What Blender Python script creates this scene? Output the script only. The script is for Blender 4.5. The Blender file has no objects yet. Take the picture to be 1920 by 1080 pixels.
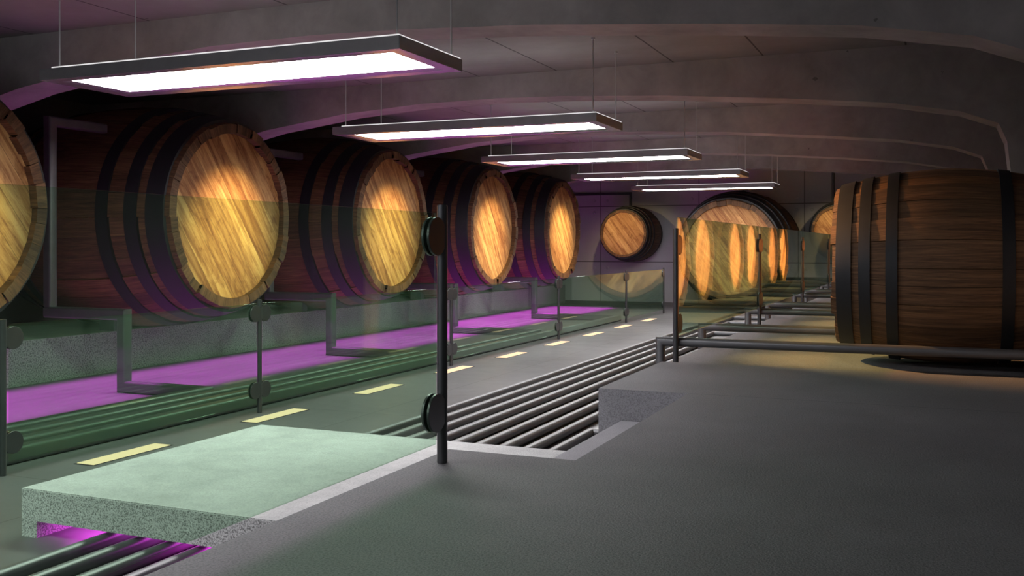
import bpy, bmesh, math, random
from mathutils import Vector, Matrix
random.seed(7)
S = bpy.context.scene
COL = S.collection
PI = math.pi

# ------------------------------------------------------------------ render look
S.view_settings.view_transform = 'Standard'
S.view_settings.look = 'None'
S.view_settings.exposure = 0.0
S.view_settings.gamma = 1.0
S.view_settings.use_curve_mapping = False

# ------------------------------------------------------------------ camera
cam = bpy.data.cameras.new('camera')
cam.sensor_width = 36.0
cam.lens = 36.0 * 1863 / 1920
cam.shift_y = -(540 - 462) / 1920
cam.clip_start = 0.05
co = bpy.data.objects.new('camera', cam)
COL.objects.link(co)
co.location = (0, 0, 0.923)
co.rotation_euler = (PI / 2, 0, math.radians(23.1))
S.camera = co

# ------------------------------------------------------------------ node helpers
def newmat(name):
    m = bpy.data.materials.new(name); m.use_nodes = True
    nt = m.node_tree; nt.nodes.clear()
    return m, nt
def nd(nt, t, **kw):
    n = nt.nodes.new(t)
    for k, v in kw.items():
        if k.startswith('i_'):
            n.inputs[k[2:].replace('_', ' ')].default_value = v
        else: setattr(n, k, v)
    return n
def ramp(nt, fac, stops):
    r = nt.nodes.new('ShaderNodeValToRGB')
    e = r.color_ramp.elements
    while len(e) < len(stops): e.new(0.5)
    for el, (p, c) in zip(e, stops):
        el.position = p; el.color = (c[0], c[1], c[2], 1) if hasattr(c, '__len__') else (c, c, c, 1)
    nt.links.new(fac, r.inputs['Fac'])
    return r.outputs['Color']
def mathn(nt, op, a, b=None, c=None):
    n = nt.nodes.new('ShaderNodeMath'); n.operation = op
    for i, v in enumerate((a, b, c)):
        if v is None: continue
        if isinstance(v, (int, float)): n.inputs[i].default_value = v
        else: nt.links.new(v, n.inputs[i])
    return n.outputs[0]
def mix(nt, mode, fac, a, b):
    n = nt.nodes.new('ShaderNodeMix'); n.data_type = 'RGBA'; n.blend_type = mode
    if isinstance(fac, (int, float)): n.inputs['Factor'].default_value = fac
    else: nt.links.new(fac, n.inputs['Factor'])
    for s, v in (('A', a), ('B', b)):
        sock = [i for i in n.inputs if i.name == s and i.type == 'RGBA'][0]
        if isinstance(v, (tuple, list)): sock.default_value = (v[0], v[1], v[2], 1)
        else: nt.links.new(v, sock)
    return [o for o in n.outputs if o.type == 'RGBA'][0]
def noise(nt, vec, scale, detail=4, rough=0.55, dist=0.0):
    n = nt.nodes.new('ShaderNodeTexNoise')
    n.inputs['Scale'].default_value = scale; n.inputs['Detail'].default_value = detail
    n.inputs['Roughness'].default_value = rough; n.inputs['Distortion'].default_value = dist
    nt.links.new(vec, n.inputs['Vector'])
    return n.outputs['Fac']
def mapping(nt, vec, scale=(1, 1, 1), rot=(0, 0, 0), loc=(0, 0, 0)):
    n = nt.nodes.new('ShaderNodeMapping')
    n.inputs['Scale'].default_value = scale; n.inputs['Rotation'].default_value = rot
    n.inputs['Location'].default_value = loc
    nt.links.new(vec, n.inputs['Vector'])
    return n.outputs['Vector']
def principled(nt, base, rough=0.6, metal=0.0, bump=None, bstr=0.3, bdist=0.01, spec=0.5, normal=None):
    p = nt.nodes.new('ShaderNodeBsdfPrincipled')
    if isinstance(base, (tuple, list)): p.inputs['Base Color'].default_value = (*base[:3], 1)
    else: nt.links.new(base, p.inputs['Base Color'])
    if isinstance(rough, (int, float)): p.inputs['Roughness'].default_value = rough
    else: nt.links.new(rough, p.inputs['Roughness'])
    p.inputs['Metallic'].default_value = metal
    p.inputs['Specular IOR Level'].default_value = spec
    if bump is not None:
        b = nt.nodes.new('ShaderNodeBump'); b.inputs['Strength'].default_value = bstr
        b.inputs['Distance'].default_value = bdist
        nt.links.new(bump, b.inputs['Height']); nt.links.new(b.outputs[0], p.inputs['Normal'])
    o = nt.nodes.new('ShaderNodeOutputMaterial')
    nt.links.new(p.outputs[0], o.inputs[0])
    return p

def seam_lines(nt, sock, positions, w):
    """1 on the lines, 0 elsewhere"""
    acc = None
    for p in positions:
        d = mathn(nt, 'ABSOLUTE', mathn(nt, 'SUBTRACT', sock, p))
        l = mathn(nt, 'LESS_THAN', d, w)
        acc = l if acc is None else mathn(nt, 'MAXIMUM', acc, l)
    return acc

def concrete(name, c0, c1, rough=0.75, fine=60, fstr=0.35, fdist=0.006, blot=0.6, pits=True, spec=0.35, grain=0.0, seams=None, topf=0.72):
    m, nt = newmat(name)
    g = nt.nodes.new('ShaderNodeNewGeometry').outputs['Position']
    big = noise(nt, g, blot, 5, 0.6)
    mid = noise(nt, g, blot * 5, 6, 0.65, 0.4)
    f = mathn(nt, 'ADD', mathn(nt, 'MULTIPLY', big, 0.6), mathn(nt, 'MULTIPLY', mid, 0.4))
    col = ramp(nt, f, [(0.33, c0), (0.66, c1)])
    fn = noise(nt, g, fine, 3, 0.7)
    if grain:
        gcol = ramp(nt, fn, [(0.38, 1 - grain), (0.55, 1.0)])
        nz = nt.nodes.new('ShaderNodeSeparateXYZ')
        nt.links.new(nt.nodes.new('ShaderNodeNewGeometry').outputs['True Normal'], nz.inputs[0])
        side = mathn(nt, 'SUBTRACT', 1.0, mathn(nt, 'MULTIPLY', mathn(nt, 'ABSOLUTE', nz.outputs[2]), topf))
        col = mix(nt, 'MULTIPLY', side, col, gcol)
    h = fn
    if pits:
        v = nt.nodes.new('ShaderNodeTexVoronoi'); v.inputs['Scale'].default_value = 2.6
        nt.links.new(mapping(nt, g, (1, 1, 1)), v.inputs['Vector'])
        wob = noise(nt, g, 14, 4, 0.7)
        pit = mathn(nt, 'LESS_THAN', mathn(nt, 'ADD', v.outputs['Distance'], mathn(nt, 'MULTIPLY', wob, 0.25)), 0.165)
        col = mix(nt, 'MIX', mathn(nt, 'MULTIPLY', pit, 0.6), col, tuple(x * 0.35 for x in c0))
    if seams:
        sep = nt.nodes.new('ShaderNodeSeparateXYZ'); nt.links.new(g, sep.inputs[0])
        acc = None
        for ax, pos, w in seams:
            l = seam_lines(nt, sep.outputs[ax], pos, w)
            acc = l if acc is None else mathn(nt, 'MAXIMUM', acc, l)
        col = mix(nt, 'MIX', mathn(nt, 'MULTIPLY', acc, 0.85), col, tuple(x * 0.22 for x in c0))
        h = mathn(nt, 'SUBTRACT', h, mathn(nt, 'MULTIPLY', acc, 2.0))
    rr = mathn(nt, 'ADD', mathn(nt, 'MULTIPLY', mid, 0.25), rough - 0.12)
    principled(nt, col, rr, 0, h, fstr, fdist, spec)
    return m

def metal(name, c, rough, met=1.0, spec=0.5):
    m, nt = newmat(name)
    g = nt.nodes.new('ShaderNodeNewGeometry').outputs['Position']
    n = noise(nt, g, 9, 4)
    col = mix(nt, 'MULTIPLY', 1.0, c, ramp(nt, n, [(0.3, 0.85), (0.7, 1.0)]))
    principled(nt, col, mathn(nt, 'ADD', mathn(nt, 'MULTIPLY', n, 0.08), rough - 0.04), met, spec=spec)
    return m

def emit(name, c, s):
    m, nt = newmat(name)
    e = nt.nodes.new('ShaderNodeEmission'); e.inputs[0].default_value = (*c, 1); e.inputs[1].default_value = s
    o = nt.nodes.new('ShaderNodeOutputMaterial'); nt.links.new(e.outputs[0], o.inputs[0])
    return m

def glass(name, tint, haze, hazecol):
    m, nt = newmat(name)
    t = nt.nodes.new('ShaderNodeBsdfTransparent'); t.inputs[0].default_value = (*tint, 1)
    g = nt.nodes.new('ShaderNodeBsdfGlossy'); g.inputs['Roughness'].default_value = 0.0
    g.inputs[0].default_value = (0.94, 1.0, 0.95, 1)
    d = nt.nodes.new('ShaderNodeBsdfDiffuse'); d.inputs[0].default_value = (*hazecol, 1)
    lw = nt.nodes.new('ShaderNodeLayerWeight'); lw.inputs['Blend'].default_value = 0.5
    p5 = mathn(nt, 'POWER', lw.outputs['Facing'], 5.0)
    fr = mathn(nt, 'ADD', mathn(nt, 'MULTIPLY', p5, 0.95), 0.045)
    m0 = nt.nodes.new('ShaderNodeMixShader'); m0.inputs[0].default_value = haze
    nt.links.new(t.outputs[0], m0.inputs[1]); nt.links.new(d.outputs[0], m0.inputs[2])
    mx = nt.nodes.new('ShaderNodeMixShader')
    nt.links.new(fr, mx.inputs[0]); nt.links.new(m0.outputs[0], mx.inputs[1]); nt.links.new(g.outputs[0], mx.inputs[2])
    o = nt.nodes.new('ShaderNodeOutputMaterial'); nt.links.new(mx.outputs[0], o.inputs[0])
    return m

def stave_wood():
    m, nt = newmat('stave_wood')
    tc = nt.nodes.new('ShaderNodeTexCoord').outputs['UV']           # u along the stave (m), v across (m)
    at = nt.nodes.new('ShaderNodeAttribute'); at.attribute_name = 'stave'
    oi = nt.nodes.new('ShaderNodeObjectInfo').outputs['Random']
    off = nt.nodes.new('ShaderNodeCombineXYZ')
    nt.links.new(mathn(nt, 'MULTIPLY', at.outputs['Fac'], 37.0), off.inputs[0])
    nt.links.new(mathn(nt, 'MULTIPLY', oi, 13.0), off.inputs[2])
    va = nt.nodes.new('ShaderNodeVectorMath'); va.operation = 'ADD'
    nt.links.new(tc, va.inputs[0]); nt.links.new(off.outputs[0], va.inputs[1])
    v = va.outputs[0]
    g1 = noise(nt, mapping(nt, v, (1.6, 26, 1)), 1.0, 6, 0.65, 0.8)
    g2 = noise(nt, mapping(nt, v, (5, 120, 1)), 1.0, 4, 0.7, 0.3)
    g3 = noise(nt, mapping(nt, v, (0.8, 3.0, 1)), 1.0, 3, 0.6)
    f = mathn(nt, 'ADD', mathn(nt, 'MULTIPLY', g1, 0.6), mathn(nt, 'MULTIPLY', g2, 0.4))
    col = ramp(nt, f, [(0.30, (0.030, 0.016, 0.009)), (0.46, (0.13, 0.068, 0.034)), (0.62, (0.26, 0.145, 0.072)), (0.8, (0.34, 0.20, 0.10))])
    tone = ramp(nt, at.outputs['Fac'], [(0.0, (0.62, 0.60, 0.58)), (0.5, (0.95, 0.9, 0.85)), (1.0, (1.15, 1.0, 0.85))])
    col = mix(nt, 'MULTIPLY', 1.0, col, tone)
    col = mix(nt, 'MULTIPLY', 0.6, col, ramp(nt, g3, [(0.3, 0.45), (0.65, 1.0)]))
    h = mathn(nt, 'ADD', mathn(nt, 'MULTIPLY', g1, 0.5), mathn(nt, 'MULTIPLY', g2, 0.5))
    principled(nt, col, 0.62, 0, h, 0.8, 0.012, 0.35)
    return m

def head_wood():
    m, nt = newmat('cask_head_wood')
    tc = nt.nodes.new('ShaderNodeTexCoord').outputs['Object']
    oi = nt.nodes.new('ShaderNodeObjectInfo').outputs['Random']
    r = mapping(nt, tc, (1, 1, 1), (math.radians(-36), 0, 0))
    sep = nt.nodes.new('ShaderNodeSeparateXYZ'); nt.links.new(r, sep.inputs[0])
    y, z = sep.outputs[1], sep.outputs[2]
    wob = noise(nt, mapping(nt, r, (0, 0.5, 0.5)), 2.0, 2)
    yy = mathn(nt, 'ADD', mathn(nt, 'DIVIDE', y, 0.25), 20.3)
    idx = mathn(nt, 'FLOOR', yy)
    wn = nt.nodes.new('ShaderNodeTexWhiteNoise'); wn.noise_dimensions = '1D'
    nt.links.new(mathn(nt, 'ADD', idx, mathn(nt, 'MULTIPLY', oi, 50.0)), wn.inputs['W'])
    rnd = wn.outputs['Value']
    cmb = nt.nodes.new('ShaderNodeCombineXYZ')
    nt.links.new(mathn(nt, 'MULTIPLY', rnd, 40.0), cmb.inputs[0])
    nt.links.new(y, cmb.inputs[1])
    nt.links.new(mathn(nt, 'ADD', z, mathn(nt, 'MULTIPLY', oi, 9.0)), cmb.inputs[2])
    v = cmb.outputs[0]
    g1 = noise(nt, mapping(nt, v, (1, 9, 0.7)), 1.0, 5, 0.58, 0.9)
    g2 = noise(nt, mapping(nt, v, (1, 70, 3.0)), 1.0, 4, 0.7, 0.4)
    kn = noise(nt, mapping(nt, v, (1, 5, 2.2)), 1.0, 5, 0.7, 2.0)
    f = mathn(nt, 'ADD', mathn(nt, 'MULTIPLY', g1, 0.76), mathn(nt, 'MULTIPLY', g2, 0.24))
    col = ramp(nt, f, [(0.28, (0.16, 0.065, 0.026)), (0.43, (0.33, 0.155, 0.062)), (0.56, (0.55, 0.32, 0.135)), (0.75, (0.70, 0.46, 0.21))])
    tone = ramp(nt, rnd, [(0.0, (0.72, 0.60, 0.52)), (0.4, (0.95, 0.9, 0.85)), (1.0, (1.1, 1.08, 1.0))])
    col = mix(nt, 'MULTIPLY', 1.0, col, tone)
    col = mix(nt, 'MULTIPLY', 0.75, col, ramp(nt, kn, [(0.28, (0.35, 0.2, 0.14)), (0.5, (1, 1, 1))]))
    fr = mathn(nt, 'FRACT', yy)
    ln = mathn(nt, 'LESS_THAN', fr, 0.02)
    col = mix(nt, 'MIX', mathn(nt, 'MULTIPLY', ln, 0.7), col, (0.06, 0.03, 0.015))
    h = mathn(nt, 'SUBTRACT', mathn(nt, 'MULTIPLY', f, 0.6), mathn(nt, 'MULTIPLY', ln, 0.8))
    principled(nt, col, 0.6, 0, h, 0.45, 0.008, 0.3)
    return m

M = {}
M['stave'] = stave_wood()
M['head'] = head_wood()
M['hoop'] = metal('blackened_hoop_iron', (0.035, 0.036, 0.040), 0.55, 0.6)
M['steel'] = metal('dark_steel_tube', (0.13, 0.13, 0.138), 0.40, 0.55)
M['post'] = metal('dark_painted_post', (0.085, 0.087, 0.093), 0.30, 0.6)
M['lampframe'] = metal('lamp_housing_metal', (0.44, 0.445, 0.455), 0.25, 0.65)
M['cable'] = metal('lamp_cable_steel', (0.45, 0.45, 0.46), 0.5, 0.3)
M['deck'] = concrete('dark_deck_concrete', (0.107, 0.107, 0.116), (0.163, 0.163, 0.177), 0.66, 120, 0.7, 0.006, 1.1, False, 0.4, 0.62, topf=0.25, seams=[(1, [6.17], 0.004)])
M['slab'] = concrete('pale_slab_concrete', (0.38, 0.38, 0.39), (0.60, 0.60, 0.61), 0.8, 110, 0.9, 0.007, 0.9, False, 0.3, 0.72)
M['step'] = concrete('step_concrete', (0.27, 0.265, 0.29), (0.37, 0.365, 0.395), 0.8, 110, 0.8, 0.006, 0.9, False, 0.3, 0.35)
M['plinth'] = concrete('rough_plinth_concrete', (0.30, 0.30, 0.30), (0.44, 0.44, 0.44), 0.85, 60, 1.0, 0.010, 0.8, False, 0.25, 0.8)
M['floor'] = concrete('smooth_floor_concrete', (0.095, 0.094, 0.097), (0.120, 0.118, 0.121), 0.42, 40, 0.12, 0.003, 0.45, True, 0.30, 0.0,
                      seams=[(0, [-5.02, -8.75], 0.005), (1, [5.05, 8.3, 13.0, 17.5, 22.0], 0.005)])
M['ceil'] = concrete('ceiling_concrete', (0.20, 0.19, 0.185), (0.28, 0.27, 0.265), 0.8, 30, 0.2, 0.004, 0.8, True, 0.25, 0.0,
                     seams=[(0, [-10.2, -8.6, -7.05, -5.43, -4.36, -2.88, -1.83, -0.3], 0.010)])
M['rib'] = concrete('arch_rib_concrete', (0.23, 0.215, 0.21), (0.46, 0.43, 0.42), 0.85, 26, 0.3, 0.004, 0.55, True, 0.2)
M['wall'] = concrete('end_wall_concrete', (0.62, 0.62, 0.65), (0.70, 0.70, 0.73), 0.7, 30, 0.1, 0.003, 0.5, False, 0.35, 0.0,
                     seams=[(0, [-9.13, -6.2, -3.3, -0.4], 0.012), (2, [2.1, 0.47], 0.012)])
M['sidewall'] = concrete('side_wall_concrete', (0.16, 0.155, 0.155), (0.22, 0.215, 0.21), 0.8, 30, 0.15, 0.003, 0.5, False, 0.3)
M['bolt'] = concrete('wall_tie_plug', (0.62, 0.62, 0.65), (0.70, 0.70, 0.73), 0.6, 30, 0.1, 0.003, 0.5, False, 0.4)
M['glass'] = glass('green_railing_glass', (0.805, 0.94, 0.83), 0.007, (0.25, 0.75, 0.35))
M['panel'] = emit('lamp_diffuser_light', (1.0, 0.985, 0.985), 27.0)
M['uplight'] = emit('lamp_upper_light', (1.0, 0.985, 0.985), 0.8)
M['dash'] = emit('floor_light_glow', (1.0, 0.73, 0.46), 1.35)

# ------------------------------------------------------------------ mesh helpers
def mesh_obj(name, bm, mat, parent=None, smooth=None):
    me = bpy.data.meshes.new(name)
    bm.normal_update()
    bm.to_mesh(me); bm.free()
    if smooth is not None:
        me.polygons.foreach_set('use_smooth', [True] * len(me.polygons))
        me.set_sharp_from_angle(angle=math.radians(smooth))
    me.materials.append(mat)
    o = bpy.data.objects.new(name, me); COL.objects.link(o)
    if parent: o.parent = parent
    return o
def tag(o, label=None, cat=None, group=None, kind=None):
    if label: o['label'] = label
    if cat: o['category'] = cat
    if group: o['group'] = group
    if kind: o['kind'] = kind
    return o
def thing(name, loc, label, cat, group=None, rz=0):
    o = bpy.data.objects.new(name, None); COL.objects.link(o)
    o.location = loc; o.rotation_euler = (0, 0, rz); o.empty_display_size = 0.2
    return tag(o, label, cat, group)
def copy_tree(o, parent=None):
    kids = list(o.children)
    c = o.copy(); COL.objects.link(c); c.parent = parent
    for k in kids: copy_tree(k, c)
    return c
def add_box(bm, x0, x1, y0, y1, z0, z1, bev=0.0, seg=1):
    r = bmesh.ops.create_cube(bm, size=1.0)
    vs = r['verts']
    for v in vs:
        v.co = Vector(((x0 + x1) / 2 + v.co.x * (x1 - x0), (y0 + y1) / 2 + v.co.y * (y1 - y0), (z0 + z1) / 2 + v.co.z * (z1 - z0)))
    if bev > 0:
        es = list({e for v in vs for e in v.link_edges})
        bmesh.ops.bevel(bm, geom=es, offset=bev, segments=seg, affect='EDGES', clamp_overlap=True)
def box_bm(*a, **k):
    bm = bmesh.new(); add_box(bm, *a, **k); return bm
def prism(bm, pts, axis, a0, a1):
    """pts: 2D polygon in the plane normal to axis (order keeps xyz order without axis)"""
    def mk(p, a):
        l = list(p); l.insert(axis, a); return bm.verts.new(l)
    A = [mk(p, a0) for p in pts]; B = [mk(p, a1) for p in pts]
    n = len(pts)
    bm.faces.new(A); bm.faces.new(list(reversed(B)))
    for i in range(n):
        bm.faces.new((A[i], B[i], B[(i + 1) % n], A[(i + 1) % n]))
    bmesh.ops.recalc_face_normals(bm, faces=bm.faces)
def cyl(bm, p0, p1, r, n=20, r1=None):
    p0 = Vector(p0); p1 = Vector(p1); d = p1 - p0
    q = d.to_track_quat('Z', 'Y').to_matrix().to_4x4()
    bmesh.ops.create_cone(bm, cap_ends=True, segments=n, radius1=r, radius2=r if r1 is None else r1, depth=d.length,
                          matrix=Matrix.Translation((p0 + p1) / 2) @ q)
def sweep(bm, path, w, rnd=0.42, n=6):
    """square tube with rounded corners swept along a polyline, mitred at the bends"""
    P = [Vector(p) for p in path]
    D = [(P[i + 1] - P[i]).normalized() for i in range(len(P) - 1)]
    up = Vector((0, 0, 1)) if abs(D[0].z) < 0.9 else Vector((0, 1, 0))
    a = D[0].cross(up).normalized(); b = a.cross(D[0]).normalized()
    h = w / 2; r = w * rnd
    prof = []
    for cx, cy, st in ((1, 1, 0), (-1, 1, 90), (-1, -1, 180), (1, -1, 270)):
        for i in range(n + 1):
            t = math.radians(st + 90 * i / n)
            prof.append((cx * (h - r) + r * math.cos(t), cy * (h - r) + r * math.sin(t)))
    ring = [P[0] + a * x + b * y for x, y in prof]
    rings = [ring]
    for i in range(1, len(P)):
        d = D[i - 1]
        nrm = (D[i - 1] + D[i]).normalized() if i < len(D) else D[i - 1]
        ring = [v + d * ((P[i] - v).dot(nrm) / d.dot(nrm)) for v in ring]
        rings.append(ring)
    V = [[bm.verts.new(v) for v in rg] for rg in rings]
    m = len(prof)
    for i in range(len(V) - 1):
        for j in range(m):
            bm.faces.new((V[i][j], V[i][(j + 1) % m], V[i + 1][(j + 1) % m], V[i + 1][j]))
    bm.faces.new(V[0]); bm.faces.new(list(reversed(V[-1])))
    bmesh.ops.recalc_face_normals(bm, faces=bm.faces)

ZF = -0.69
ZC = 3.12
# ------------------------------------------------------------------ the setting
tag(mesh_obj('floor', box_bm(-12.3, 1.6, -4.2, 28.4, ZF - 0.2, ZF), M['floor']), kind='structure')
tag(mesh_obj('ceiling', box_bm(-12.3, 1.6, -4.2, 28.4, ZC, ZC + 0.2), M['ceil']), kind='structure')
tag(mesh_obj('wall_left', box_bm(-12.3, -12.05, -4.2, 28.1, ZF, ZC), M['sidewall']), kind='structure')
tag(mesh_obj('wall_right', box_bm(1.3, 1.6, -4.2, 28.1, ZF, ZC), M['sidewall']), kind='structure')
bw = tag(mesh_obj('wall_back', box_bm(-12.3, 1.6, 28.1, 28.4, ZF, ZC), M['wall']), kind='structure')
for sx in (-9.13, -6.2, -3.3, -0.4):
    for sz in (2.1, 0.47):
        for dx in (-0.2, 0.2):
            for dz in (-0.175, 0.175):
                bm = bmesh.new()
                cyl(bm, (sx + dx, 28.11, sz + dz), (sx + dx, 28.075, sz + dz), 0.05, 16, 0.03)
                mesh_obj('tie_plug', bm, M['bolt'], bw, 40)
def light_sides(o):
    o.data.materials.append(M['step'])
    for p in o.data.polygons:
        if abs(p.normal.z) < 0.5: p.material_index = 1
    return o
# deck right of the pipes: near part with the stair notch, far part a touch lower
bm = bmesh.new()
prism(bm, [(-2.04, -4.2), (1.3, -4.2), (1.3, 7.8), (-2.02, 7.8), (-2.02, 6.17), (-1.43, 6.17), (-1.43, 4.05), (-2.04, 4.05)], 2, ZF, 0.0)
tag(light_sides(mesh_obj('concrete_deck', bm, M['deck'])), kind='structure')
tag(light_sides(mesh_obj('concrete_deck', box_bm(-2.02, 1.3, 7.812, 28.1, ZF, -0.03), M['deck'])), kind='structure')
tag(mesh_obj('concrete_step', box_bm(-1.87, -1.432, 4.052, 6.168, ZF, -0.20, bev=0.004), M['step']),
    'grey concrete stair step set in the notch of the dark deck', 'step')
bm = bmesh.new()
prism(bm, [(-4.69, ZF), (-4.57, ZF), (-4.57, -0.597), (-2.35, -0.597), (-2.35, ZF), (-2.25, ZF), (-2.25, -0.597), (-1.872, -0.597), (-1.872, -0.4226), (-4.69, -0.4226)], 1, 4.02, 6.16)
bmesh.ops.bevel(bm, geom=[e for e in bm.edges if all(v.co.z > -0.43 or v.co.x < -4.68 for v in e.verts)], offset=0.006, segments=2, affect='EDGES')
tag(mesh_obj('concrete_footbridge', bm, M['slab']), 'low pale concrete slab bridging the floor pipes beside the dark deck', 'footbridge')
tag(mesh_obj('concrete_plinth', box_bm(-12.05, -9.7, -4.2, 26.6, ZF, -0.165, bev=0.006), M['plinth']),
    'long rough concrete plinth running below the big casks along the left wall', 'plinth')

# arch ribs
RIB = [(0.76, -0.0), (0.74, 1.0), (0.73, 1.66), (0.69, 2.03), (0.61, 2.225), (0.24, 2.37), (-0.5, 2.505), (-1.6, 2.615), (-3.0, 2.73),
       (-4.3, 2.80), (-5.2, 2.825), (-6.3, 2.815), (-7.5, 2.74), (-8.8, 2.575), (-9.8, 2.36), (-10.8, 2.06), (-11.5, 1.68), (-11.85, 1.1), (-11.9, -0.165)]
names = ['nearest concrete arch rib crossing the ceiling above the first lamp', 'second concrete arch rib from the camera, above the second lamp',
         'third concrete arch rib from the camera, seen beyond the second lamp', 'fourth concrete arch rib from the camera, near the third lamp',
         'fifth concrete arch rib from the camera, close to the end wall']
for k, y in enumerate((7.52, 11.66, 15.80, 19.94, 24.08)):
    bm = bmesh.new()
    prism(bm, RIB + [(-12.05, -0.165), (-12.05, ZC), (1.3, ZC), (1.3, 0.0)], 1, y, y + 0.46)
    tag(mesh_obj('arch_rib', bm, M['rib']), names[k], 'ceiling rib', 'concrete arch ribs under the ceiling')

# ------------------------------------------------------------------ casks
def make_cask(name, L, RH, RB, nst, label, thf):
    root = thing(name, (0, 0, 0), label, 'cask')
    hl = L / 2
    th = thf * RH
    def rad(x):
        t = abs(x) / hl
        return RH + (RB - RH) * (1 - t ** 1.9)
    rg = random.Random(3)
    bm = bmesh.new()
    uv = bm.loops.layers.uv.new('UVMap')
    lay = bm.faces.layers.float.new('stave')
    NX = 18
    cuts = sorted(rg.uniform(-0.22, 0.22) for _ in range(nst))
    ang = [2 * PI * (i + rg.uniform(-0.22, 0.22)) / nst for i in range(nst)]
    ang.sort()
    for i in range(nst):
        a0 = ang[i]; a1 = ang[(i + 1) % nst] + (2 * PI if i == nst - 1 else 0)
        gap = 0.0022 / RB
        a0 += gap; a1 -= gap
        na = max(2, int((a1 - a0) / 0.09))
        jr = rg.uniform(-0.011, 0.011) * RH
        je = rg.uniform(-0.018, 0.018) * RH
        rv = rg.random()
        rows = []
        for ix in range(NX + 1):
            x = -hl + L * ix / NX
            xx = x + (je if ix == NX else (-je if ix == 0 else 0))
            inset = 0.012 * RH if ix in (0, NX) else 0.0
            row = []
            for ja in range(na + 1):
                a = a0 + (a1 - a0) * ja / na
                r = rad(x) + jr - inset
                # flat staves: chord instead of arc
                mid = (a0 + a1) / 2
                r = r * (0.45 + 0.55 * math.cos((a1 - a0) / 2) / math.cos(a - mid)) if True else r
                row.append((xx, r, a))
            rows.append(row)
        def V(x, r, a): return bm.verts.new((x, r * math.cos(a), r * math.sin(a)))
        G = [[V(*p) for p in row] for row in rows]
        # chime: end faces and inner lip, both ends
        loops = []
        for ix, sgn in ((0, -1), (NX, 1)):
            inn = [V(p[0], p[1] - th, p[2]) for p in rows[ix]]
            deep = [V(p[0] - sgn * 0.12 * RH, p[1] - th, p[2]) for p in rows[ix]]
            loops.append((ix, inn, deep, sgn))
        def face(vs, uvs):
            f = bm.faces.new(vs); f[lay] = rv
            for l, q in zip(f.loops, uvs): l[uv].uv = q
            return f
        for ix in range(NX):
            for ja in range(na):
                vs = (G[ix][ja], G[ix + 1][ja], G[ix + 1][ja + 1], G[ix][ja + 1])
                uvs = []
                for (q, w) in ((ix, ja), (ix + 1, ja), (ix + 1, ja + 1), (ix, ja + 1)):
                    uvs.append((rows[q][w][0], rows[q][w][2] * RB))
                face(vs, uvs)
        for ix, inn, deep, sgn in loops:
            for ja in range(na):
                A, B = G[ix][ja], G[ix][ja + 1]
                ua, ub = rows[ix][ja][2] * RB, rows[ix][ja + 1][2] * RB
                x = rows[ix][0][0]
                vs = [A, B, inn[ja + 1], inn[ja]]; us = [(x, ua * .3), (x, ub * .3), (x + th, ub * .3), (x + th, ua * .3)]
                vs2 = [inn[ja], inn[ja + 1], deep[ja + 1], deep[ja]]; us2 = [(x, ua), (x, ub), (x + .1, ub), (x + .1, ua)]
                if sgn > 0: vs.reverse(); us.reverse(); vs2.reverse(); us2.reverse()
                face(vs, us); face(vs2, us2)
        # side walls of the stave, so the joints read as dark gaps
        for ja, flip in ((0, False), (na, True)):
            for ix in range(NX):
                p, q = rows[ix][ja], rows[ix + 1][ja]
                a = V(p[0], p[1] - th * .5, p[2]); b = V(q[0], q[1] - th * .5, q[2])
                vs = [G[ix][ja], a, b, G[ix + 1][ja]]
                if flip: vs.reverse()
                face(vs, [(0, 0), (0, .02), (.1, .02), (.1, 0)])
    body = mesh_obj('staves', bm, M['stave'], root, 28)
    # heads
    for sgn in (1, -1):
        bm = bmesh.new()
        xh = sgn * (hl - 0.075 * RH)
        ri = RH - th + 0.004
        n = 64; nr = 6
        c = bm.verts.new((xh + sgn * 0.004, 0, 0)); prev = None
        for k in range(1, nr + 1):
            r = ri * k / nr
            ring = [bm.verts.new((xh, r * math.cos(2 * PI * i / n), r * math.sin(2 * PI * i / n))) for i in range(n)]
            for i in range(n):
                j = (i + 1) % n
                if prev is None: bm.faces.new((c, ring[i], ring[j]))
                else: bm.faces.new((prev[i], ring[i], ring[j], prev[j]))
            prev = ring
        back = [bm.verts.new((xh - sgn * 0.03 * RH, v.co.y, v.co.z)) for v in prev]
        for i in range(n):
            bm.faces.new((prev[i], back[i], back[(i + 1) % n], prev[(i + 1) % n]))
        bm.faces.new(back)
        bmesh.ops.recalc_face_normals(bm, faces=bm.faces)
        o = mesh_obj('head', bm, M['head'], root)
    # hoops
    for fx, w in ((0.475, 0.050), (0.71, 0.050), (0.895, 0.068)):
        for sgn in (-1, 1):
            bm = bmesh.new()
            xc = sgn * fx * hl; ww = w * hl
            t = 0.010 * RB
            n = 96
            cols = []
            for i in range(n):
                a = 2 * PI * i / n
                pts = []
                for xo, ro in ((-ww, 0.0), (-ww, t), (-ww * .5, t), (0, t), (ww * .5, t), (ww, t), (ww, 0.0)):
                    r = rad(xc + xo) + ro + 0.006 * RH
                    if ro == 0: r -= 0.03 * RH
                    pts.append(bm.verts.new((xc + xo, r * math.cos(a), r * math.sin(a))))
                cols.append(pts)
            for i in range(n):
                A = cols[i]; B = cols[(i + 1) % n]
                for j in range(6): bm.faces.new((A[j], A[j + 1], B[j + 1], B[j]))
                bm.faces.new((A[6], A[0], B[0], B[6]))
            bmesh.ops.recalc_face_normals(bm, faces=bm.faces)
            hp = mesh_obj('hoop', bm, M['hoop'], root, 40)
    return root

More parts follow.
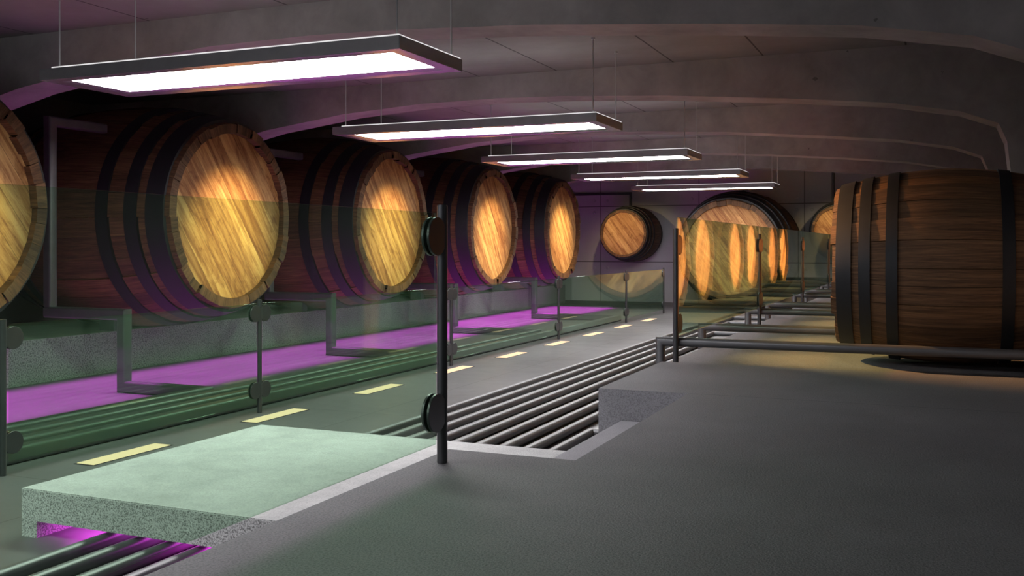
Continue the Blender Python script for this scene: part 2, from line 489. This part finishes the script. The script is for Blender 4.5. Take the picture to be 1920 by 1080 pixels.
big = make_cask('wine_cask', 3.2, 1.20, 1.475, 34, 'x', 0.098)
small = make_cask('wine_cask', 1.68, 0.655, 0.785, 28, 'x', 0.095)
def place(src, loc, rz, label, group, scale=1.0, roll=0.0, fresh=[True]):
    o = src if not src.get('used') else copy_tree(src)
    src['used'] = 1
    o.location = loc; o.rotation_euler = (0, 0, rz); o.scale = (scale,) * 3
    for ch in o.children:                       # each cask is turned differently about its own axis
        if ch.name.startswith('staves'): ch.rotation_euler = (roll, 0, 0)
        if ch.name.startswith('head'): ch.rotation_euler = (0, 0, 0)
    tag(o, label, 'cask', group)
    return o
BY = [6.29, 10.43, 14.57, 18.71, 22.85]
bl = ['huge wooden cask cut off by the left edge of the photo', 'huge wooden cask second in the left row, under the first lamp',
      'huge wooden cask third in the left row, just left of the near dark post', 'huge wooden cask fourth in the left row, just right of the near dark post',
      'huge wooden cask at the far end of the left row']
for k, y in enumerate(BY):
    place(big, (-9.95, y, 1.317), 0, bl[k], 'huge casks along the left wall', roll=0.37 * k)
place(big, (-4.72, 26.38, 0.84), -PI / 2, 'huge wooden cask facing us at the middle of the end wall', None, 1.04, roll=1.1)
place(small, (-7.92, 27.21, 1.275), -PI / 2, 'small round wooden cask hung on the end wall, left of the huge one', None, 1.01, roll=.3)
place(small, (-2.27, 27.21, 1.315), -PI / 2, 'small wooden cask on the end wall half hidden behind the nearest right cask', None, 1.0, roll=.9)
RY = [8.77, 10.37, 12.91, 14.51, 17.05, 18.65, 21.19, 22.79]
ordn = ['', 'second', 'third', 'fourth', 'fifth', 'sixth', 'seventh', 'eighth']
for k, y in enumerate(RY):
    lab = 'dark wooden cask lying on the deck in the right foreground' if k == 0 else ordn[k] + ' cask from the camera in the right row, seen mirrored in the glass'
    place(small, (0.09, y, 0.785 + 0.004 - 0.03 + 0.004), PI, lab, 'casks lying on the right deck', roll=.25 + .6 * k)
for s in (big, small): del s['used']
for o in list(bpy.data.objects):
    if 'used' in o.keys(): del o['used']
    if o.get('group') is None and 'group' in o.keys(): del o['group']

# cradle blocks under the big casks, on the plinth
for k, y in enumerate(BY):
    for x in (-9.84,):
        for dy in (-0.62, 0.62):
            bm = bmesh.new()
            # wedge-shaped block reaching up to the cask belly
            s = 1 if dy > 0 else -1
            zz = lambda yy: 1.317 - math.sqrt(1.50 ** 2 - yy * yy)
            d0, d1 = abs(dy) - .07, abs(dy) + .07
            pts = [(y + s * d0, -0.165), (y + s * d1, -0.165), (y + s * d1, zz(d1) + .0), (y + s * d0, zz(d0) + .0)]
            prism(bm, pts, 0, x - .12, x + .12)
            side = 'near' if dy < 0 else 'far'
            ord5 = ['first', 'second', 'third', 'fourth', 'fifth'][k]
            tag(mesh_obj('cradle_block', bm, M['post']), 'dark wedge block on the plinth under the %s side of the %s huge left cask' % (side, ord5), 'cradle block', 'wedge blocks under the huge left casks')

# ------------------------------------------------------------------ pipes that rise into the cask racks
W = 0.075
RYS = [7.985, 9.57, 12.125, 13.65, 16.40, 17.95, 20.52, 22.05, 24.62]
rl = ['nearest', 'second', 'third', 'fourth', 'fifth', 'sixth', 'seventh', 'eighth', 'ninth']
for k in range(9):
    i = 8 - k                                     # innermost pipe feeds the nearest rack rail
    xf = -4.33 + 0.206 * i
    xn = xf + 0.24
    z = ZF + W / 2 + 0.002
    yr = RYS[k]
    t = thing('pipe_rack', (xf, yr, ZF), '%s dark steel rail from the camera above the right deck with its long floor pipe' % rl[k], 'pipe rack', 'steel pipes rising into the right cask rails')
    bm = bmesh.new()
    sweep(bm, [(xn, -3.9, z), (xn, 4.35, z), (xf, 5.6, z), (xf, yr, z), (-2.08, yr, z), (-2.08, yr, z + .09)], W)
    bmesh.ops.translate(bm, vec=(-xf, -yr, -ZF), verts=bm.verts)
    mesh_obj('floor_pipe', bm, M['steel'], t, 25)
    bm = bmesh.new()
    sweep(bm, [(-2.08, yr, z + .09), (-2.08, yr, 0.145), (0.74, yr, 0.145)], W)
    bmesh.ops.translate(bm, vec=(-xf, -yr, -ZF), verts=bm.verts)
    mesh_obj('rail', bm, M['steel'], t, 25)
    bm = bmesh.new()
    for xx in (0.66,):
        add_box(bm, xx - .03, xx + .03, yr - .03, yr + .03, -0.03, 0.11)
    bmesh.ops.translate(bm, vec=(-xf, -yr, -ZF), verts=bm.verts)
    mesh_obj('foot', bm, M['steel'], t)
WL = 0.125
ll = ['farthest', 'fourth', 'third', 'second', 'nearest']
for k in range(5):
    xf = -6.32 - 0.27 * k
    yr = [20.62, 16.60, 12.50, 8.42, 4.30][k]
    z = ZF + WL / 2 + 0.002
    t = thing('pipe_rack', (xf, yr, ZF), '%s thick dark steel frame between the huge left casks with its floor pipe' % ll[k] if k < 4 else 'outermost thick steel floor pipe of the left bundle, nearest the plinth', 'pipe rack', 'thick steel pipes rising into the left cask frames')
    W2 = 0.115
    def P(path, w, nm):
        bm = bmesh.new(); sweep(bm, path, w, 0.22)
        bmesh.ops.translate(bm, vec=(-xf, -yr, -ZF), verts=bm.verts)
        return mesh_obj(nm, bm, M['steel'], t, 25)
    P([(xf, -3.9, z), (xf, yr, z), (-8.25, yr, z), (-8.25, yr, z + .12)], WL, 'floor_pipe')
    P([(-8.25, yr, z + .12), (-8.25, yr, 0.17), (-9.40, yr, 0.17)], WL, 'front_leg')
    P([(-9.36, yr, 0.2325), (-9.36, yr, 2.36), (-9.36, yr + 0.80, 2.36)], W2, 'column')

# ------------------------------------------------------------------ railings
RP = 0.0225
def disc_pair(x, yc, zc, root, r=0.081):
    bm = bmesh.new()
    for s in (-1, 1):
        cyl(bm, (x + s * 0.007, yc, zc), (x + s * 0.019, yc, zc), r, 40)
    bmesh.ops.bevel(bm, geom=[e for e in bm.edges if e.calc_face_angle(0) > 1], offset=0.0015, segments=1, affect='EDGES')
    o = mesh_obj('clamp', bm, M['post'], root, 40)
    o.matrix_parent_inverse = Matrix.Translation(-Vector(root.location))
    return o
def post(x, y, zb, sides, label, group, low=0.224):
    t = thing('railing_post', (x, y, zb), label, 'railing post', group)
    bm = bmesh.new(); cyl(bm, (0, 0, 0), (0, 0, 1.1), RP, 24)
    bmesh.ops.bevel(bm, geom=[e for e in bm.edges if abs(e.verts[0].co.z - e.verts[1].co.z) < 1e-4], offset=0.003, segments=2, affect='EDGES')
    mesh_obj('pole', bm, M['post'], t, 40)
    for zc in (low, 0.965):
        for s in sides:
            disc_pair(x, y + s * 0.075, zb + zc, t)
    return t
def pane(x, y0, y1, zb, label, group):
    o = mesh_obj('glass_pane', box_bm(-0.006, 0.006, 0, y1 - y0, 0, 0.972, bev=0.001), M['glass'])
    o.location = (x, y0, zb)
    tag(o, label, 'glass pane', group)
DP = [3.78, 7.92, 12.06, 16.20, 20.34, 24.48]
dl = ['tall dark railing post standing nearest on the deck at the notch', 'dark railing post on the deck by the nearest steel rail',
      'third dark railing post along the deck edge', 'fourth dark railing post along the deck edge', 'fifth dark railing post along the deck edge, beside the nearest cask',
      'last dark railing post along the deck edge near the end wall']
for k, y in enumerate(DP):
    post(-1.936, y, 0.0 if k == 0 else -0.03, (-1,) if k == 0 else ((1,) if k == 1 else ((-1, 1) if k < 5 else (-1,))), dl[k], 'railing posts on the right deck', 0.224 if k == 0 else 0.325)
pane(-1.936, -0.35, 3.715, 0.092, 'near clear green glass pane standing between the camera and the pale slab', 'glass panes on the right deck')
pl = ['glass pane on the deck right of the second dark post, mirroring casks', 'second glass pane beyond the stair opening on the deck', 'third glass pane beyond the stair opening on the deck', 'farthest glass pane on the deck beside the end wall']
for k in range(1, 5):
    pane(-1.936, DP[k] + 0.05, DP[k + 1] - 0.05, 0.19, pl[k - 1], 'glass panes on the right deck')
LP = [5.02, 7.90, 12.04, 16.20, 20.30, 23.45]
lpn = ['railing post cut off by the left edge of the photo', 'railing post standing left of the pale slab, second in the left railing', 'railing post just right of the near dark post, third in the left railing',
       'fourth railing post of the left railing, below the farthest huge left cask', 'fifth railing post of the left railing, right of the pipe ends', 'last railing post of the left railing near the end wall']
for k, y in enumerate(LP):
    post(-6.03, y, ZF, (1,) if k == 0 else ((-1, 1) if k < 5 else (-1,)), lpn[k], 'railing posts along the left walkway edge')
gl = ['first', 'second', 'third', 'fourth', 'fifth']
for k in range(5):
    pane(-6.03, LP[k] + 0.05, LP[k + 1] - 0.05, ZF + 0.09, '%s glass pane from the camera in the left walkway railing' % gl[k], 'glass panes along the left walkway edge')

# ------------------------------------------------------------------ floor lights
o9 = ['first', 'second', 'third', 'fourth', 'fifth', 'sixth', 'seventh', 'eighth', 'ninth', 'tenth']
def floor_light(x, w, y, label, group):
    t = thing('floor_light', (x, y, ZF), label, 'floor light', group)
    mesh_obj('trim', box_bm(-w / 2 - .012, w / 2 + .012, -.02, .82, 0.0005, 0.003), M['hoop'], t)
    mesh_obj('diffuser', box_bm(-w / 2, w / 2, 0, .80, 0.0025, 0.006), M['dash'], t)
for k in range(9):
    floor_light(-5.785, 0.165, 5.52 + 1.91 * k, '%s pale yellow light strip from the camera in the left floor row' % o9[k], 'left row of floor light strips')
for k in range(1, 9):
    floor_light(-4.43, 0.10, 5.52 + 1.91 * k, '%s pale yellow light strip beyond the slab, beside the right floor pipes' % o9[k - 1], 'right row of floor light strips')

# ------------------------------------------------------------------ hanging lamps
LX0, LX1, LD = -6.51, -3.26, 0.95
cx = (LX0 + LX1) / 2; hw = (LX1 - LX0) / 2
def make_lamp():
    t = thing('pendant_lamp', (0, 0, 0), 'x', 'lamp', 'rectangular lamps in a row under the ceiling')
    bm = bmesh.new()
    zb, zt = 2.232, 2.322
    b = 0.02
    # housing: rim walls, a sloped reveal around the diffuser and a top plate ring
    O = [(-hw, 0), (hw, 0), (hw, LD), (-hw, LD)]
    def ring(ins, z): return [bm.verts.new((x + (ins if x < 0 else -ins), y + (ins if y < .1 else -ins), z)) for x, y in O]
    R = [ring(0.17, zt - 0.012), ring(0.16, zt), ring(0, zt), ring(0, zb), ring(0.105, zb), ring(0.16, zb + 0.018)]
    for a_, b_ in zip(R, R[1:]):
        for i in range(4):
            j = (i + 1) % 4
            bm.faces.new((a_[i], a_[j], b_[j], b_[i]))
    bmesh.ops.recalc_face_normals(bm, faces=bm.faces)
    bmesh.ops.bevel(bm, geom=[e for e in bm.edges if e.calc_face_angle(0) > 1.2], offset=0.004, segments=2, affect='EDGES')
    mesh_obj('housing', bm, M['lampframe'], t, 30)
    mesh_obj('diffuser', box_bm(-hw + .158, hw - .158, .158, LD - .158, zb + 0.016, zb + 0.024), M['panel'], t)
    mesh_obj('upper_diffuser', box_bm(-hw + .12, hw - .012, .010, LD - .010, zt - 0.006, zt + 0.011), M['uplight'], t)
    for x in (-hw + .14, hw - .06):
        for y in (.07, LD - .07):
            bm = bmesh.new(); cyl(bm, (x, y, zt - 0.002), (x, y, ZC), 0.0065, 8)
            cyl(bm, (x, y, ZC - .015), (x, y, ZC), 0.02, 12)
            mesh_obj('suspension_cable', bm, M['cable'], t, 40)
    return t
lamp = make_lamp()
ln = ['nearest and largest long rectangular pendant lamp, top left', 'second rectangular pendant lamp from the camera', 'third rectangular pendant lamp from the camera',
      'fourth rectangular pendant lamp from the camera', 'farthest rectangular pendant lamp, just above the huge end wall cask']
for k in range(5):
    o = lamp if k == 0 else copy_tree(lamp)
    o.location = (cx, 5.75 + 4.14 * k, 0); o['label'] = ln[k]
for y, lb in ((1.61, 'rectangular pendant lamp out of view left of the camera'), (-2.53, 'rectangular pendant lamp out of view behind the camera')):
    o = copy_tree(lamp); o.location = (cx, y, 0); o['label'] = lb

# conduits on the end wall
def conduit(path, label):
    bm = bmesh.new(); sweep(bm, path, 0.07, 0.25)
    tag(mesh_obj('wall_pipe', bm, M['steel'], None, 25), label, 'pipe')
conduit([(-11.2, 28.06, 2.47), (-8.2, 28.06, 2.47), (-8.2, 28.06, 1.96)], 'steel wall pipe bending down behind the small cask on the left of the end wall')
conduit([(-2.55, 28.06, 3.11), (-2.55, 28.06, 1.98)], 'vertical steel wall pipe above the half hidden small cask')

# ------------------------------------------------------------------ lights that the place has
def spot(name, loc, target, power, ang, blend=1.0, col=(1.0, 0.74, 0.33), rad=0.03):
    l = bpy.data.lights.new(name, 'SPOT'); l.energy = power; l.color = col
    l.spot_size = math.radians(ang); l.spot_blend = blend; l.shadow_soft_size = rad
    o = bpy.data.objects.new(name, l); COL.objects.link(o)
    o.location = loc
    o.rotation_euler = (Vector(target) - Vector(loc)).to_track_quat('-Z', 'Y').to_euler()
    return o
for k, y in enumerate(BY):
    spot('cask_spot', (-6.60, y + .05, 2.32), (-8.35, y, 1.14), 620, 50)
for k, y in enumerate(RY):
    spot('cask_spot', (-3.25, y - .1, 2.12), (-0.75, y - .1, 0.55), 1900, 46, col=(1.0, 0.50, 0.19))
spot('cask_spot', (-7.92, 24.9, 2.15), (-7.92, 26.4, 1.25), 100, 70)
spot('cask_spot', (-2.27, 24.9, 2.15), (-2.27, 26.4, 1.25), 100, 70)
spot('cask_spot', (-4.72, 22.4, 1.5), (-4.72, 24.7, 0.5), 130, 80)

def area(name, loc, sx, sy, power, col, spread):
    l = bpy.data.lights.new(name, 'AREA'); l.shape = 'RECTANGLE'; l.size = sx; l.size_y = sy
    l.energy = power; l.color = col; l.spread = math.radians(spread)
    o = bpy.data.objects.new(name, l); COL.objects.link(o); o.location = loc
    return o
MAG = (1.0, 0.075, 0.95)
area('violet_strip', (-8.62, 15.6, -0.20), 1.7, 19.0, 900, MAG, 58)
area('violet_strip', (-3.5, 5.1, -0.602), 2.0, 1.95, 130, MAG, 180)

w = bpy.data.worlds.new('world'); S.world = w; w.use_nodes = True
w.node_tree.nodes['Background'].inputs[0].default_value = (0.90, 0.90, 1.0, 1)
w.node_tree.nodes['Background'].inputs[1].default_value = 0.5
